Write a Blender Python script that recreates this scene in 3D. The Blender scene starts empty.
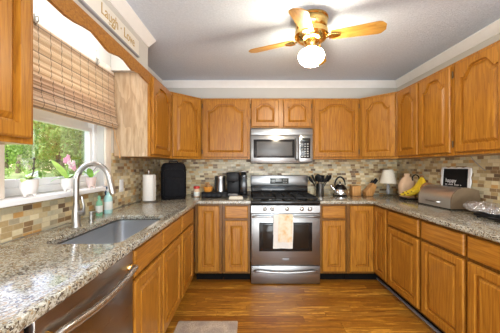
import bpy, bmesh, math, random
from mathutils import Vector, Matrix
random.seed(7)
S = bpy.context.scene
COL = S.collection
PI = math.pi
R = math.radians

# ------------------------------------------------------------------ camera
cam_d = bpy.data.cameras.new('camera'); cam = bpy.data.objects.new('camera', cam_d); COL.objects.link(cam)
cam.location = (0, 0, 1.29); cam.rotation_euler = (PI/2, 0, 0)
cam_d.sensor_width = 36; cam_d.lens = 18.5; cam_d.clip_start = .02; cam_d.clip_end = 300
S.camera = cam
# ------------------------------------------------------------------ light
W = bpy.data.worlds.new('sky'); S.world = W; W.use_nodes = True
wn = W.node_tree.nodes; wl = W.node_tree.links
sky = wn.new('ShaderNodeTexSky'); sky.sky_type = 'NISHITA'; sky.sun_disc = False
sky.sun_elevation = R(48); sky.sun_rotation = R(-70); sky.air_density = 1.0; sky.dust_density = 2.0
wl.new(sky.outputs[0], wn['Background'].inputs[0]); wn['Background'].inputs[1].default_value = 0.65
def lamp(name, kind, loc, rot, energy, color=(1, 1, 1), **kw):
    d = bpy.data.lights.new(name, kind); o = bpy.data.objects.new(name, d); COL.objects.link(o)
    o.location = loc; o.rotation_euler = rot; d.energy = energy; d.color = color
    for k, v in kw.items(): setattr(d, k, v)
    return o
lamp('sun', 'SUN', (-8, -4, 9), (R(38), R(-18), R(20)), 5.2, (1, .95, .86), angle=R(1))
pl = lamp('window_portal', 'AREA', (-1.42, 1.64, 1.60), (0, R(-90), 0), 1, shape='RECTANGLE', size=.95, size_y=.85)
pl.data.cycles.is_portal = True
lamp('rear_fill_light', 'AREA', (.35, -2.3, .75), (R(126), 0, 0), 140, (.90, .95, 1), shape='RECTANGLE', size=2.6, size_y=1.3)  # added fill behind the camera, tilted up to brighten the ceiling
lamp('rear_overhead_fill', 'AREA', (.4, -.6, 2.40), (0, 0, 0), 55, (.96, .97, 1), shape='DISK', size=.9)  # unseen overhead fill, added for ambient light
lamp('valance_lamp', 'AREA', (-1.0, 1.66, 2.36), (0, R(8), 0), 4.5, (1, .97, .93), shape='RECTANGLE', size=.12, size_y=1.0)
GLOBE_STRENGTH = 84
S.view_settings.view_transform = 'Standard'; S.view_settings.look = 'None'
S.view_settings.exposure = 0.25; S.view_settings.gamma = 1; S.view_settings.use_curve_mapping = False
S.cycles.use_denoising = True
S.cycles.max_bounces = 8; S.cycles.diffuse_bounces = 5; S.cycles.glossy_bounces = 4; S.cycles.transparent_max_bounces = 12
S.cycles.sample_clamp_indirect = 6; S.cycles.caustics_reflective = False; S.cycles.caustics_refractive = False

# ------------------------------------------------------------------ materials
MATS = {}
class NT:
    def __init__(s, name):
        s.m = bpy.data.materials.new(name); s.m.use_nodes = True
        s.t = s.m.node_tree; s.b = s.t.nodes['Principled BSDF']; MATS[name] = s.m
    def n(s, typ, **kw):
        x = s.t.nodes.new('ShaderNode' + typ)
        for k, v in kw.items(): setattr(x, k, v)
        return x
    def l(s, a, b): s.t.links.new(a, b)
    def put(s, sock, v):
        if isinstance(v, bpy.types.NodeSocket): s.l(v, sock)
        else: sock.default_value = v
    def math(s, op, a, b=0.0, c=None):
        x = s.n('Math', operation=op); s.put(x.inputs[0], a); s.put(x.inputs[1], b)
        if c is not None: s.put(x.inputs[2], c)
        return x.outputs[0]
    def coords(s, scale=(1, 1, 1), rnd=True):
        tc = s.n('TexCoord'); mp = s.n('Mapping'); mp.inputs['Scale'].default_value = scale
        if rnd:
            oi = s.n('ObjectInfo'); ad = s.n('VectorMath', operation='ADD')
            cx = s.n('CombineXYZ'); k = s.math('MULTIPLY', oi.outputs['Random'], 37.0)
            s.l(k, cx.inputs[0]); s.l(k, cx.inputs[1]); s.l(k, cx.inputs[2])
            s.l(tc.outputs['Object'], ad.inputs[0]); s.l(cx.outputs[0], ad.inputs[1]); s.l(ad.outputs[0], mp.inputs[0])
        else: s.l(tc.outputs['Object'], mp.inputs[0])
        return mp.outputs[0]
    def noise(s, vec, scale=5, detail=3, rough=.5, dist=0):
        x = s.n('TexNoise'); s.l(vec, x.inputs['Vector']); x.inputs['Scale'].default_value = scale
        x.inputs['Detail'].default_value = detail; x.inputs['Roughness'].default_value = rough; x.inputs['Distortion'].default_value = dist
        return x.outputs['Fac']
    def ramp(s, fac, stops, interp='LINEAR'):
        x = s.n('ValToRGB'); cr = x.color_ramp; cr.interpolation = interp
        while len(cr.elements) < len(stops): cr.elements.new(.5)
        for e, (p, c) in zip(cr.elements, stops): e.position = p; e.color = (*c, 1)
        s.put(x.inputs[0], fac); return x.outputs[0]
    def mix(s, fac, a, b, mode='MIX'):
        x = s.n('MixRGB', blend_type=mode); s.put(x.inputs[0], fac)
        for i, v in ((1, a), (2, b)):
            s.put(x.inputs[i], v if isinstance(v, bpy.types.NodeSocket) else (*v, 1))
        return x.outputs[0]
    def bump(s, h, strength=.2, dist=.01):
        x = s.n('Bump'); x.inputs['Strength'].default_value = strength; x.inputs['Distance'].default_value = dist
        s.l(h, x.inputs['Height']); s.l(x.outputs[0], s.b.inputs['Normal'])
    def set(s, color=None, rough=None, metal=None, **kw):
        if color is not None: s.put(s.b.inputs['Base Color'], color if isinstance(color, bpy.types.NodeSocket) else (*color, 1))
        if rough is not None: s.put(s.b.inputs['Roughness'], rough)
        if metal is not None: s.b.inputs['Metallic'].default_value = metal
        for k, v in kw.items(): s.put(s.b.inputs[k.replace('_', ' ')], v)
        return s.m
def plain(name, color, rough=.5, metal=0, vary=.06, scale=14, **kw):
    q = NT(name); v = q.coords(); f = q.noise(v, scale, 3)
    c = q.ramp(f, [(.3, tuple(x*(1-vary) for x in color)), (.7, tuple(min(1, x*(1+vary)) for x in color))])
    q.set(c, rough, metal, **kw); return q.m
def wood(name, dark, mid, light, horizontal=False, rough=.36, coat=.08):
    q = NT(name)
    sc = (1.6, 14, 34) if horizontal else (34, 14, 1.6)
    v = q.coords(sc)
    wv = q.coords((.9, 6, 9) if horizontal else (9, 6, .9))
    g = q.noise(wv, 1.3, 2, .5, .25)
    rings = q.math('FRACT', q.math('MULTIPLY', g, 8.0))
    ring = q.math('POWER', rings, 2.5)
    f = q.noise(v, 3.2, 5, .65)
    base = q.ramp(f, [(.30, dark), (.5, mid), (.68, light)])
    c = q.mix(q.math('MULTIPLY', ring, .45), base, tuple(x*.72 for x in dark))
    q.set(c, rough, **{'Coat_Weight': coat, 'Coat_Roughness': .18, 'Specular_IOR_Level': .35}); q.bump(f, .03, .002)
    return q.m
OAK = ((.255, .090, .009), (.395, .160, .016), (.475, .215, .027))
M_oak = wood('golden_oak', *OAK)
M_frame = wood('shade_toned_oak_frame', *[tuple(x*.45 for x in c_) for c_ in OAK])  # golden oak darkened on base bodies, painting shade into the door gaps
M_oakh = wood('golden_oak_horizontal', *OAK, horizontal=True)
M_pale = wood('unfinished_oak', (.38, .24, .13), (.52, .37, .23), (.60, .46, .31), rough=.4, coat=.1)
M_woodlight = wood('honey_wood', (.42, .18, .05), (.58, .29, .09), (.66, .36, .13), rough=.4)
M_blade = wood('fan_blade_oak', (.36, .17, .03), (.50, .26, .055), (.58, .33, .09), horizontal=True)
# ceiling
q = NT('stipple_ceiling'); v = q.coords(rnd=False); f = q.noise(v, 70, 4, .7)
q.set(q.ramp(f, [(.3, (.60, .68, .80)), (.7, (.72, .80, .92))]), .9); q.bump(f, .55, .012); M_ceil = q.m
M_wall = plain('warm_grey_wall_paint', (.60, .585, .55), .75, scale=4, vary=.02)
M_white = plain('white_trim_paint', (.86, .86, .86), .4, vary=.02)
M_vinyl = plain('white_vinyl', (.82, .84, .86), .35, vary=.02)
M_cream = plain('cream_paint', (.80, .72, .62), .5, vary=.03)
# hardwood floor
q = NT('strip_oak_floor'); tc = q.n('TexCoord'); sx = q.n('SeparateXYZ'); q.l(tc.outputs['Object'], sx.inputs[0])
ry = q.math('DIVIDE', sx.outputs[1], .082); row = q.math('FLOOR', ry)
w1 = q.n('TexWhiteNoise', noise_dimensions='1D'); q.l(row, w1.inputs['W'])
px = q.math('ADD', q.math('DIVIDE', sx.outputs[0], .95), q.math('MULTIPLY', w1.outputs['Value'], 5.3)); colx = q.math('FLOOR', px)
cv = q.n('CombineXYZ'); q.l(row, cv.inputs[0]); q.l(colx, cv.inputs[1])
w2 = q.n('TexWhiteNoise', noise_dimensions='2D'); q.l(cv.outputs[0], w2.inputs['Vector'])
gv = q.n('CombineXYZ'); q.l(q.math('MULTIPLY', sx.outputs[0], 2.2), gv.inputs[0]); q.l(q.math('MULTIPLY', sx.outputs[1], 24), gv.inputs[1])
q.l(q.math('MULTIPLY', w2.outputs['Value'], 40), gv.inputs[2])
gf = q.noise(gv.outputs[0], 1.5, 5, .62, .5)
rg = q.math('POWER', q.math('FRACT', q.math('MULTIPLY', gf, 5.5)), 2.2)
tone = q.ramp(w2.outputs['Value'], [(0, (.30, .11, .011)), (.35, (.46, .19, .018)), (.7, (.58, .26, .028)), (1, (.70, .35, .05))])
c = q.mix(q.ramp(gf, [(.36, (1, 1, 1)), (.58, (0, 0, 0))]), tone, (.23, .075, .009))
c = q.mix(q.math('MULTIPLY', rg, .72), c, (.16, .045, .005))
gap = q.math('LESS_THAN', q.math('FRACT', ry), .045); gap2 = q.math('LESS_THAN', q.math('FRACT', px), .0022)
c = q.mix(q.math('MULTIPLY', q.math('MAXIMUM', gap, gap2), .75), c, (.05, .018, .004))
q.set(c, .38, **{'Coat_Weight': .12, 'Coat_Roughness': .2, 'Specular_IOR_Level': .35}); M_floor = q.m
# granite
q = NT('speckled_granite'); v = q.coords(rnd=False)
def vor(scale, off=0):
    x = q.n('TexVoronoi'); q.l(v, x.inputs['Vector']); x.inputs['Scale'].default_value = scale
    s = q.n('SeparateColor'); q.l(x.outputs['Color'], s.inputs[0]); return s.outputs[off]
n1 = q.noise(v, 34, 5, .65); n2 = q.noise(v, 7, 3, .6)
k = q.math('ADD', q.math('MULTIPLY', vor(210), .42), q.math('ADD', q.math('MULTIPLY', n1, .75), q.math('MULTIPLY', n2, .35)))
k = q.math('MULTIPLY_ADD', k, 1.0, -.24)
c = q.ramp(k, [(.20, (.045, .033, .024)), (.32, (.17, .125, .08)), (.42, (.29, .26, .19)), (.52, (.42, .40, .33)), (.70, (.58, .575, .51)), (.9, (.36, .355, .33))])
c = q.mix(q.math('GREATER_THAN', vor(150, 1), .87), c, (.08, .06, .05))
c = q.mix(q.math('GREATER_THAN', vor(130, 2), .93), c, (.36, .26, .15))
c = q.mix(1.0, c, (.88, .87, .83), 'MULTIPLY'); q.set(c, .13, **{'Coat_Weight': .25, 'Coat_Roughness': .06}); M_gran = q.m
# mosaic tile
def tile(name, ax):
    q = NT(name); tc = q.n('TexCoord'); sx = q.n('SeparateXYZ'); q.l(tc.outputs['Object'], sx.inputs[0])
    th, tw = .030, .062
    rz = q.math('DIVIDE', sx.outputs[2], th); row = q.math('FLOOR', rz)
    wr = q.n('TexWhiteNoise', noise_dimensions='1D'); q.l(row, wr.inputs['W'])
    u = q.math('ADD', q.math('DIVIDE', sx.outputs[ax], tw), q.math('MULTIPLY', wr.outputs['Value'], 9.0)); cl = q.math('FLOOR', u)
    cv = q.n('CombineXYZ'); q.l(row, cv.inputs[0]); q.l(cl, cv.inputs[1])
    w2 = q.n('TexWhiteNoise', noise_dimensions='2D'); q.l(cv.outputs[0], w2.inputs['Vector'])
    c = q.ramp(w2.outputs['Value'], [(0, (.62, .53, .36)), (.20, (.47, .37, .22)), (.33, (.72, .66, .51)), (.56, (.27, .18, .10)), (.65, (.55, .53, .43)),
                                     (.83, (.40, .36, .28)), (.89, (.54, .33, .13)), (.955, (.17, .115, .075))], 'CONSTANT')
    tcv = q.noise(q.coords(rnd=False), 60, 3); c = q.mix(.25, c, q.ramp(tcv, [(.3, (.3, .26, .2)), (.7, (.62, .57, .5))]), 'OVERLAY')
    fu = q.math('FRACT', u); fz = q.math('FRACT', rz)
    g = q.math('MAXIMUM', q.math('LESS_THAN', fu, .045), q.math('LESS_THAN', fz, .09))
    c = q.mix(g, c, (.58, .49, .36)); c = q.mix(1.0, c, (1.0, .95, .82), 'MULTIPLY')
    q.set(c, q.math('MULTIPLY_ADD', w2.outputs['Value'], .35, .15)); q.bump(q.math('SUBTRACT', 1.0, g), .25, .002); return q.m
M_tileX = tile('mosaic_tile_back', 0); M_tileY = tile('mosaic_tile_side', 1)
# metals
def brushed(name, col, rough=.3, axis=0, metal=1.0):
    q = NT(name); sc = [220, 220, 220]; sc[axis] = 3; v = q.coords(tuple(sc)); f = q.noise(v, 1, 3)
    q.set(q.ramp(f, [(.3, tuple(x*.92 for x in col)), (.7, col)]), q.math('MULTIPLY_ADD', f, .12, rough-.06), metal); return q.m
M_steelb = brushed('bright_stainless', (.68, .665, .64), .28)
M_steel = brushed('brushed_stainless', (.36, .362, .36), .30)
M_steeld = brushed('dark_stainless', (.40, .37, .335), .30)
M_sink = brushed('sink_stainless', (.62, .63, .64), .32, 1)
M_chrome = plain('chrome', (.82, .82, .82), .1, 1, vary=.01)
M_nickel = plain('brushed_nickel', (.46, .445, .42), .32, 1, vary=.03)
M_brass = plain('polished_brass', (.86, .58, .20), .16, 1, vary=.04)
M_hinge = plain('antique_hinge_metal', (.14, .10, .06), .4, .8)
M_black = plain('black_plastic', (.014, .014, .015), .35, **{'Specular_IOR_Level': .15})
M_blackm = plain('matte_black', (.012, .012, .013), .7, **{'Specular_IOR_Level': .15})
M_iron = plain('cast_iron', (.010, .010, .010), .6, **{'Specular_IOR_Level': .25})
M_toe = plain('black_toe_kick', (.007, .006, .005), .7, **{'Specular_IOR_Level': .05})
M_bglass = plain('black_glass', (.010, .009, .009), .18, **{'Coat_Weight': .2, 'Specular_IOR_Level': .35})
M_mwglass = plain('grey_screen_glass', (.10, .098, .095), .32)
M_ovglass = plain('dark_oven_glass', (.020, .014, .010), .1, **{'Specular_IOR_Level': .25})
M_fabric = plain('black_quilted_fabric', (.010, .010, .012), .8, scale=50, vary=.3, **{'Specular_IOR_Level': .1})
M_bamboo = None
q = NT('woven_bamboo'); tc = q.n('TexCoord'); sx = q.n('SeparateXYZ'); q.l(tc.outputs['Object'], sx.inputs[0])
rz = q.math('DIVIDE', sx.outputs[2], .0075); row = q.math('FLOOR', rz)
wr = q.n('TexWhiteNoise', noise_dimensions='1D'); q.l(row, wr.inputs['W'])
nv = q.noise(q.coords((1, 5, 60), rnd=False), 2.0, 3)
c = q.ramp(q.math('ADD', q.math('MULTIPLY', wr.outputs['Value'], .6), q.math('MULTIPLY', nv, .4)), [(.15, (.62, .44, .28)), (.4, (.82, .64, .46)), (.75, (.90, .76, .60))])
dk = q.math('GREATER_THAN', wr.outputs['Value'], .88)
c = q.mix(q.math('MULTIPLY', dk, .7), c, (.16, .085, .05))
c = q.mix(q.math('MULTIPLY', q.math('LESS_THAN', q.math('FRACT', rz), .18), .45), c, (.20, .11, .07))
st = q.math('LESS_THAN', q.math('FRACT', q.math('DIVIDE', sx.outputs[1], .088)), .05)
c = q.mix(q.math('MULTIPLY', st, .8), c, (.12, .075, .05))
q.set(c, .6)
tr = q.n('BsdfTranslucent'); q.l(c, tr.inputs[0]); mx = q.n('MixShader'); mx.inputs[0].default_value = .5
q.l(q.b.outputs[0], mx.inputs[1]); q.l(tr.outputs[0], mx.inputs[2]); q.l(mx.outputs[0], q.t.nodes['Material Output'].inputs[0]); M_bamboo = q.m
# window glass (transparent + a little reflection)
def glassy(name, tint=(1, 1, 1), refl=.06, rough=.02):
    q = NT(name); t = q.n('BsdfTransparent'); t.inputs[0].default_value = (*tint, 1); g = q.n('BsdfGlossy'); g.inputs['Roughness'].default_value = rough
    mx = q.n('MixShader'); fr = q.n('LayerWeight'); fr.inputs[0].default_value = .25
    q.l(q.math('MULTIPLY_ADD', fr.outputs['Fresnel'], .4, refl), mx.inputs[0]); q.l(t.outputs[0], mx.inputs[1]); q.l(g.outputs[0], mx.inputs[2])
    q.l(mx.outputs[0], q.t.nodes['Material Output'].inputs[0]); return q.m
M_glass = glassy('window_glass', refl=.015)
M_clear = glassy('clear_glass', (.86, .88, .88), .15)
q = NT('lit_opal_globe'); q.set((.95, .93, .88), .3, **{'Emission_Color': (1, .87, .66, 1), 'Emission_Strength': GLOBE_STRENGTH}); M_globe = q.m
M_pot = plain('white_ceramic', (.78, .74, .70), .3, vary=.03)
M_potpink = plain('blush_ceramic', (.74, .58, .52), .35, vary=.05)
M_soil = plain('bark_soil', (.10, .06, .035), .9, vary=.4, scale=60)
M_leaf = plain('green_leaf', (.22, .46, .06), .4, vary=.25, scale=20)
M_leafl = plain('light_green_leaf', (.46, .66, .14), .4, vary=.2, scale=20)
M_stem = plain('brown_stem', (.06, .05, .025), .6)
M_petal = plain('pink_orchid_petal', (.80, .42, .58), .5, vary=.15, scale=60)
M_petalw = plain('pale_orchid_petal', (.86, .74, .78), .5, vary=.1, scale=60)
M_red = plain('red_plastic', (.55, .03, .02), .35)
M_orange = plain('orange_pods', (.70, .28, .04), .5, vary=.3, scale=90)
M_paper = plain('white_paper_towel', (.82, .79, .74), .9, vary=.03, scale=60)
M_shade = plain('white_linen_shade', (.74, .69, .58), .8, vary=.04, scale=90)
M_banana = plain('ripe_banana_skin', (.84, .60, .03), .45, vary=.08, scale=20)
M_btip = plain('brown_banana_tip', (.10, .06, .02), .7)
M_bag = plain('kraft_paper_bag', (.72, .50, .32), .7, vary=.08)
M_crust = plain('brown_crust', (.36, .17, .06), .6, vary=.25, scale=30)
M_endcap = plain('bronze_metal_cap', (.23, .165, .10), .4, .3, vary=.1)
M_teal = plain('teal_soap', (.42, .70, .68), .25, vary=.05, **{'Alpha': 1.0})
M_green = plain('green_soap', (.20, .48, .30), .25, vary=.08)
M_navy = plain('dark_blue_plastic', (.02, .05, .10), .35)
M_label = plain('white_label', (.75, .78, .74), .5)
M_foil = plain('crumpled_foil', (.70, .71, .74), .2, 1, vary=.1, scale=40)
MATS['crumpled_foil'].node_tree.nodes['Principled BSDF']
q = NT('wrinkled_foil'); v = q.coords(rnd=False); f = q.noise(v, 38, 4, .6, .6); q.set((.88, .90, .94), .22, 1); q.bump(f, 1, .035); M_foil = q.m
q = NT('towel_cloth'); v = q.coords(rnd=False); f = q.noise(v, 13, 3, .6); q.set(q.ramp(f, [(.42, (.74, .64, .50)), (.58, (.70, .52, .31)), (.70, (.60, .33, .14))]), .9); M_towelp = q.m
M_towel = plain('white_towel_cloth', (.70, .66, .60), .9, vary=.05, scale=40)
q = NT('woven_rug'); v = q.coords(rnd=False); f = q.noise(v, 110, 3, .7); f2 = q.noise(v, 9, 3)
c = q.mix(q.ramp(f2, [(.4, (0, 0, 0)), (.65, (.7, .7, .7))]), q.ramp(f, [(.3, (.34, .25, .17)), (.7, (.64, .53, .41))]), (.30, .24, .20)); q.set(c, .95); q.bump(f, .5, .004); M_rug = q.m
M_gold = plain('gold_lettering', (.50, .33, .09), .35, .3)
M_signw = plain('off_white_sign_board', (.80, .77, .70), .5, vary=.02)
M_dgrey = plain('grey_edge', (.32, .32, .33), .5)
M_chalk = plain('white_print', (.85, .85, .85), .6)
M_lcd = plain('dark_display', (.03, .035, .03), .1)
M_btn = plain('grey_button', (.32, .33, .32), .4)
M_grass = None
q = NT('lawn_grass'); v = q.coords(rnd=False); f = q.noise(v, .6, 5, .6); q.set(q.ramp(f, [(.3, (.26, .34, .09)), (.55, (.36, .40, .14)), (.75, (.44, .44, .19))]), .9); M_grass = q.m
def leafmat(name, a, b, c3):
    q = NT(name); g = q.n('NewGeometry')
    c = q.ramp(g.outputs['Random Per Island'], [(0, a), (.5, b), (1, c3)]); q.set(c, .55)
    tr = q.n('BsdfTranslucent'); q.l(c, tr.inputs[0]); mx = q.n('MixShader'); mx.inputs[0].default_value = .35
    q.l(q.b.outputs[0], mx.inputs[1]); q.l(tr.outputs[0], mx.inputs[2]); q.l(mx.outputs[0], q.t.nodes['Material Output'].inputs[0]); return q.m
M_fol = [leafmat('bright_foliage', (.22, .36, .05), (.42, .58, .12), (.62, .74, .28)),
         leafmat('deep_foliage', (.12, .22, .04), (.24, .38, .08), (.42, .56, .18)),
         leafmat('olive_foliage', (.22, .26, .07), (.40, .44, .15), (.60, .62, .30))]
M_bark = plain('tree_bark', (.16, .11, .07), .9, vary=.3)
M_fence = plain('white_fence_paint', (.80, .78, .72), .6)

# ------------------------------------------------------------------ mesh helpers
class MB:
    def __init__(s): s.bm = bmesh.new()
    def box(s, x0, x1, y0, y1, z0, z1, bev=0, seg=2, M=None):
        m = Matrix.Translation(((x0+x1)/2, (y0+y1)/2, (z0+z1)/2)) @ Matrix.Diagonal((abs(x1-x0), abs(y1-y0), abs(z1-z0), 1))
        if M is not None: m = M @ m
        r = bmesh.ops.create_cube(s.bm, size=1, matrix=m)
        if bev:
            es = list({e for v in r['verts'] for e in v.link_edges})
            bmesh.ops.bevel(s.bm, geom=es, offset=bev, segments=seg, affect='EDGES', profile=.5)
        return s
    def loops(s, loops, closed=True, cap0=False, cap1=False):
        vs = [[s.bm.verts.new(p) for p in lp] for lp in loops]
        n = len(vs[0])
        for a, b in zip(vs, vs[1:]):
            for i in range(n if closed else n-1):
                j = (i+1) % n
                try: s.bm.faces.new((a[i], a[j], b[j], b[i]))
                except ValueError: pass
        if cap0: s.bm.faces.new(list(reversed(vs[0])))
        if cap1: s.bm.faces.new(vs[-1])
        return s
    def tube(s, pts, r, seg=10, cap=True):
        pts = [Vector(p) for p in pts]; n = len(pts)
        rs = r if isinstance(r, (list, tuple)) else [r]*n
        lps = []; up = None
        for i, p in enumerate(pts):
            d = (pts[min(i+1, n-1)] - pts[max(i-1, 0)]).normalized()
            if up is None:
                up = Vector((0, 0, 1)) if abs(d.z) < .9 else Vector((1, 0, 0))
            a = d.cross(up).normalized(); b = a.cross(d).normalized(); up = b
            lps.append([p + (a*math.cos(t) + b*math.sin(t))*rs[i] for t in [2*PI*k/seg for k in range(seg)]])
        return s.loops(lps, True, cap, cap)
    def lathe(s, prof, c=(0, 0, 0), seg=28, sx=1, sy=1, M=None):
        c = Vector(c); lps = []
        for r, z in prof:
            lp = [Vector((max(r, .0002)*math.cos(2*PI*k/seg)*sx, max(r, .0002)*math.sin(2*PI*k/seg)*sy, z)) for k in range(seg)]
            lps.append([(M @ p if M is not None else p) + c for p in lp])
        return s.loops(lps, True, True, True)
    def ball(s, c, r, seg=12, scl=(1, 1, 1), M=None):
        m = Matrix.Translation(c) @ (M if M is not None else Matrix()) @ Matrix.Diagonal((*scl, 1))
        bmesh.ops.create_uvsphere(s.bm, u_segments=seg, v_segments=max(6, seg*2//3), radius=r, matrix=m); return s
    def prism(s, outer, z0, z1, holes=(), fn=None, bev=0, seg=3):
        """outer/holes: 2-D outlines; extruded z0..z1; fn maps (u, v, z) to xyz"""
        fn = fn or (lambda u, v, z: (u, v, z))
        tmp = bmesh.new(); rings = []
        es = []
        for lp in [outer, *holes]:
            vs = [tmp.verts.new((p[0], p[1], z0)) for p in lp]
            es += [tmp.edges.new((vs[i], vs[(i+1) % len(vs)])) for i in range(len(vs))]
        bmesh.ops.triangle_fill(tmp, use_beauty=True, edges=es, normal=(0, 0, 1))
        fs = tmp.faces[:]
        r = bmesh.ops.extrude_face_region(tmp, geom=fs)
        bmesh.ops.translate(tmp, verts=[g for g in r['geom'] if isinstance(g, bmesh.types.BMVert)], vec=(0, 0, z1-z0))
        bmesh.ops.recalc_face_normals(tmp, faces=tmp.faces[:])
        bmesh.ops.dissolve_limit(tmp, angle_limit=.001, verts=tmp.verts[:], edges=tmp.edges[:])
        if bev:
            be = [e for e in tmp.edges if len(e.link_faces) == 2 and e.calc_face_angle(0) > .9 and abs(e.verts[0].co.z-e.verts[1].co.z) < 1e-5]
            bmesh.ops.bevel(tmp, geom=be, offset=bev, segments=seg, affect='EDGES', profile=.5)
        bmesh.ops.triangulate(tmp, faces=[f for f in tmp.faces if len(f.verts) > 4])
        mp = {v: s.bm.verts.new(fn(*v.co)) for v in tmp.verts}
        for f in tmp.faces:
            try: s.bm.faces.new([mp[v] for v in f.verts])
            except ValueError: pass
        tmp.free(); return s
    def xform(s, M): bmesh.ops.transform(s.bm, matrix=M, verts=s.bm.verts[:]); return s
    def build(s, name, mat, parent=None, sharp=38):
        bmesh.ops.recalc_face_normals(s.bm, faces=s.bm.faces[:])
        me = bpy.data.meshes.new(name); s.bm.to_mesh(me); s.bm.free()
        me.materials.append(mat)
        for p in me.polygons: p.use_smooth = True
        me.set_sharp_from_angle(angle=R(sharp))
        o = bpy.data.objects.new(name, me); COL.objects.link(o)
        if parent is not None: o.parent = parent
        return o
def tag(o, label, cat, group=None, kind=None):
    o['label'] = label; o['category'] = cat
    if group: o['group'] = group
    if kind: o['kind'] = kind
    return o
def thing(name, label, cat, loc=(0, 0, 0), rz=0, group=None):
    o = bpy.data.objects.new(name, None); COL.objects.link(o); o.location = loc; o.rotation_euler = (0, 0, rz)
    o.empty_display_size = .05
    return tag(o, label, cat, group)
def struct(o): o['kind'] = 'structure'; return o
def loc_mat(o): return Matrix.Translation(o.location) @ Matrix.Rotation(o.rotation_euler[2], 4, 'Z')
def arc(cx, cy, r, a0, a1, n): return [(cx + r*math.cos(R(a0+(a1-a0)*i/n)), cy + r*math.sin(R(a0+(a1-a0)*i/n))) for i in range(n+1)]
def rrect(x0, x1, y0, y1, r, n=5):
    return arc(x1-r, y1-r, r, 0, 90, n) + arc(x0+r, y1-r, r, 90, 180, n) + arc(x0+r, y0+r, r, 180, 270, n) + arc(x1-r, y0+r, r, 270, 360, n)
def inset(poly, d):
    n = len(poly); out = []
    for i in range(n):
        p, a, b = Vector(poly[i]), Vector(poly[i-1]), Vector(poly[(i+1) % n])
        e1 = (p-a).normalized(); e2 = (b-p).normalized()
        n1 = Vector((-e1.y, e1.x)); n2 = Vector((-e2.y, e2.x)); m = (n1+n2).normalized()
        k = d/max(.35, m.dot(n1)); out.append((p.x+m.x*k, p.y+m.y*k))
    return out

# ------------------------------------------------------------------ dimensions (Y is distance from the camera)
XL, XR, DW, CEIL = -1.22, 1.99, 3.48, 2.44
FL, FR, FB = -.615, 1.39, 2.86           # base face-frame planes
UL, UR, UB = -.895, 1.655, 3.17          # upper face-frame planes
ZU0, ZU1 = 1.38, 2.13
CT = .914
REAR = -2.5

# ------------------------------------------------------------------ room shell
struct(MB().box(XL-.3, XR+.3, REAR-.2, DW+.3, -.06, 0).build('floor', M_floor))
struct(MB().box(XL-.3, XR+.3, REAR-.2, DW+.3, CEIL, CEIL+.08).build('ceiling', M_ceil))
struct(MB().box(XL-.3, XR+.3, DW, DW+.12, 0, CEIL).build('wall_back', M_wall))
struct(MB().box(XR, XR+.12, REAR, DW, 0, CEIL).build('wall_right', M_wall))
WD0, WD1, WZ0, WZ1 = 1.265, 2.14, 1.13, 2.06
struct(MB().prism([(REAR, 0), (DW, 0), (DW, CEIL), (REAR, CEIL)], 0, .16, holes=[[(WD0, WZ0), (WD1, WZ0), (WD1, WZ1), (WD0, WZ1)]],
                  fn=lambda u, v, z: (XL-z, u, v)).build('wall_left', M_wall))
struct(MB().prism([(XL, 0), (XR, 0), (XR, CEIL), (XL, CEIL)], 0, .12, holes=[[(-.95, .02), (1.7, .02), (1.7, 2.3), (-.95, 2.3)]],
                  fn=lambda u, v, z: (u, REAR-z, v)).build('wall_rear', M_wall))
# soffit board over the sink window: hollow behind, with an end return
SF = UL-.015
struct(MB().box(SF-.05, SF, -.6, 2.292, ZU1+.002, CEIL).box(XL, SF-.05, 2.25, 2.292, ZU1+.002, CEIL).build('wall_soffit', M_wall))
# crown moulding swept along the walls
prof = [(0, -.085), (.008, -.085), (.012, -.07), (.03, -.045), (.044, -.022), (.052, -.012), (.052, 0), (0, 0)]
path = [(SF, -.6), (SF, 2.292), (XL, 2.292), (XL, DW), (XR, DW), (XR, REAR)]
lps = []
for i, p in enumerate(path):
    p = Vector(p)
    d1 = (p-Vector(path[i-1])).normalized() if i else None
    d2 = (Vector(path[i+1])-p).normalized() if i < len(path)-1 else None
    n1 = Vector((d1.y, -d1.x)) if d1 else None; n2 = Vector((d2.y, -d2.x)) if d2 else None
    n1 = n1 or n2; n2 = n2 or n1
    m = (n1+n2); m = m/ (1+n1.dot(n2))
    lps.append([(p.x+m.x*a, p.y+m.y*a, CEIL-.0005+z) for a, z in prof])
struct(MB().loops(lps, True, True, True).build('trim_1', M_white))
# mosaic backsplash
struct(MB().box(XL+.006, XR-.006, DW-.006, DW, CT+.001, ZU0+.03).build('backsplash_back', M_tileX))
struct(MB().box(XR-.006, XR, 1.14, DW, CT+.001, ZU0+.03).build('backsplash_right', M_tileY))
struct(MB().prism([(.38, CT+.001), (DW, CT+.001), (DW, ZU0+.03), (2.235, ZU0+.03), (2.235, 1.098), (1.10, 1.098), (1.10, ZU0+.03), (.38, ZU0+.03)], 0, .006,
                  fn=lambda u, v, z: (XL+z, u, v)).build('backsplash_left', M_tileY))
# shoe moulding below the right cabinets
struct(MB().box(1.445, 1.466, 1.0, FB+.075, 0, .02, .006).build('baseboard_right', M_dgrey))

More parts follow.
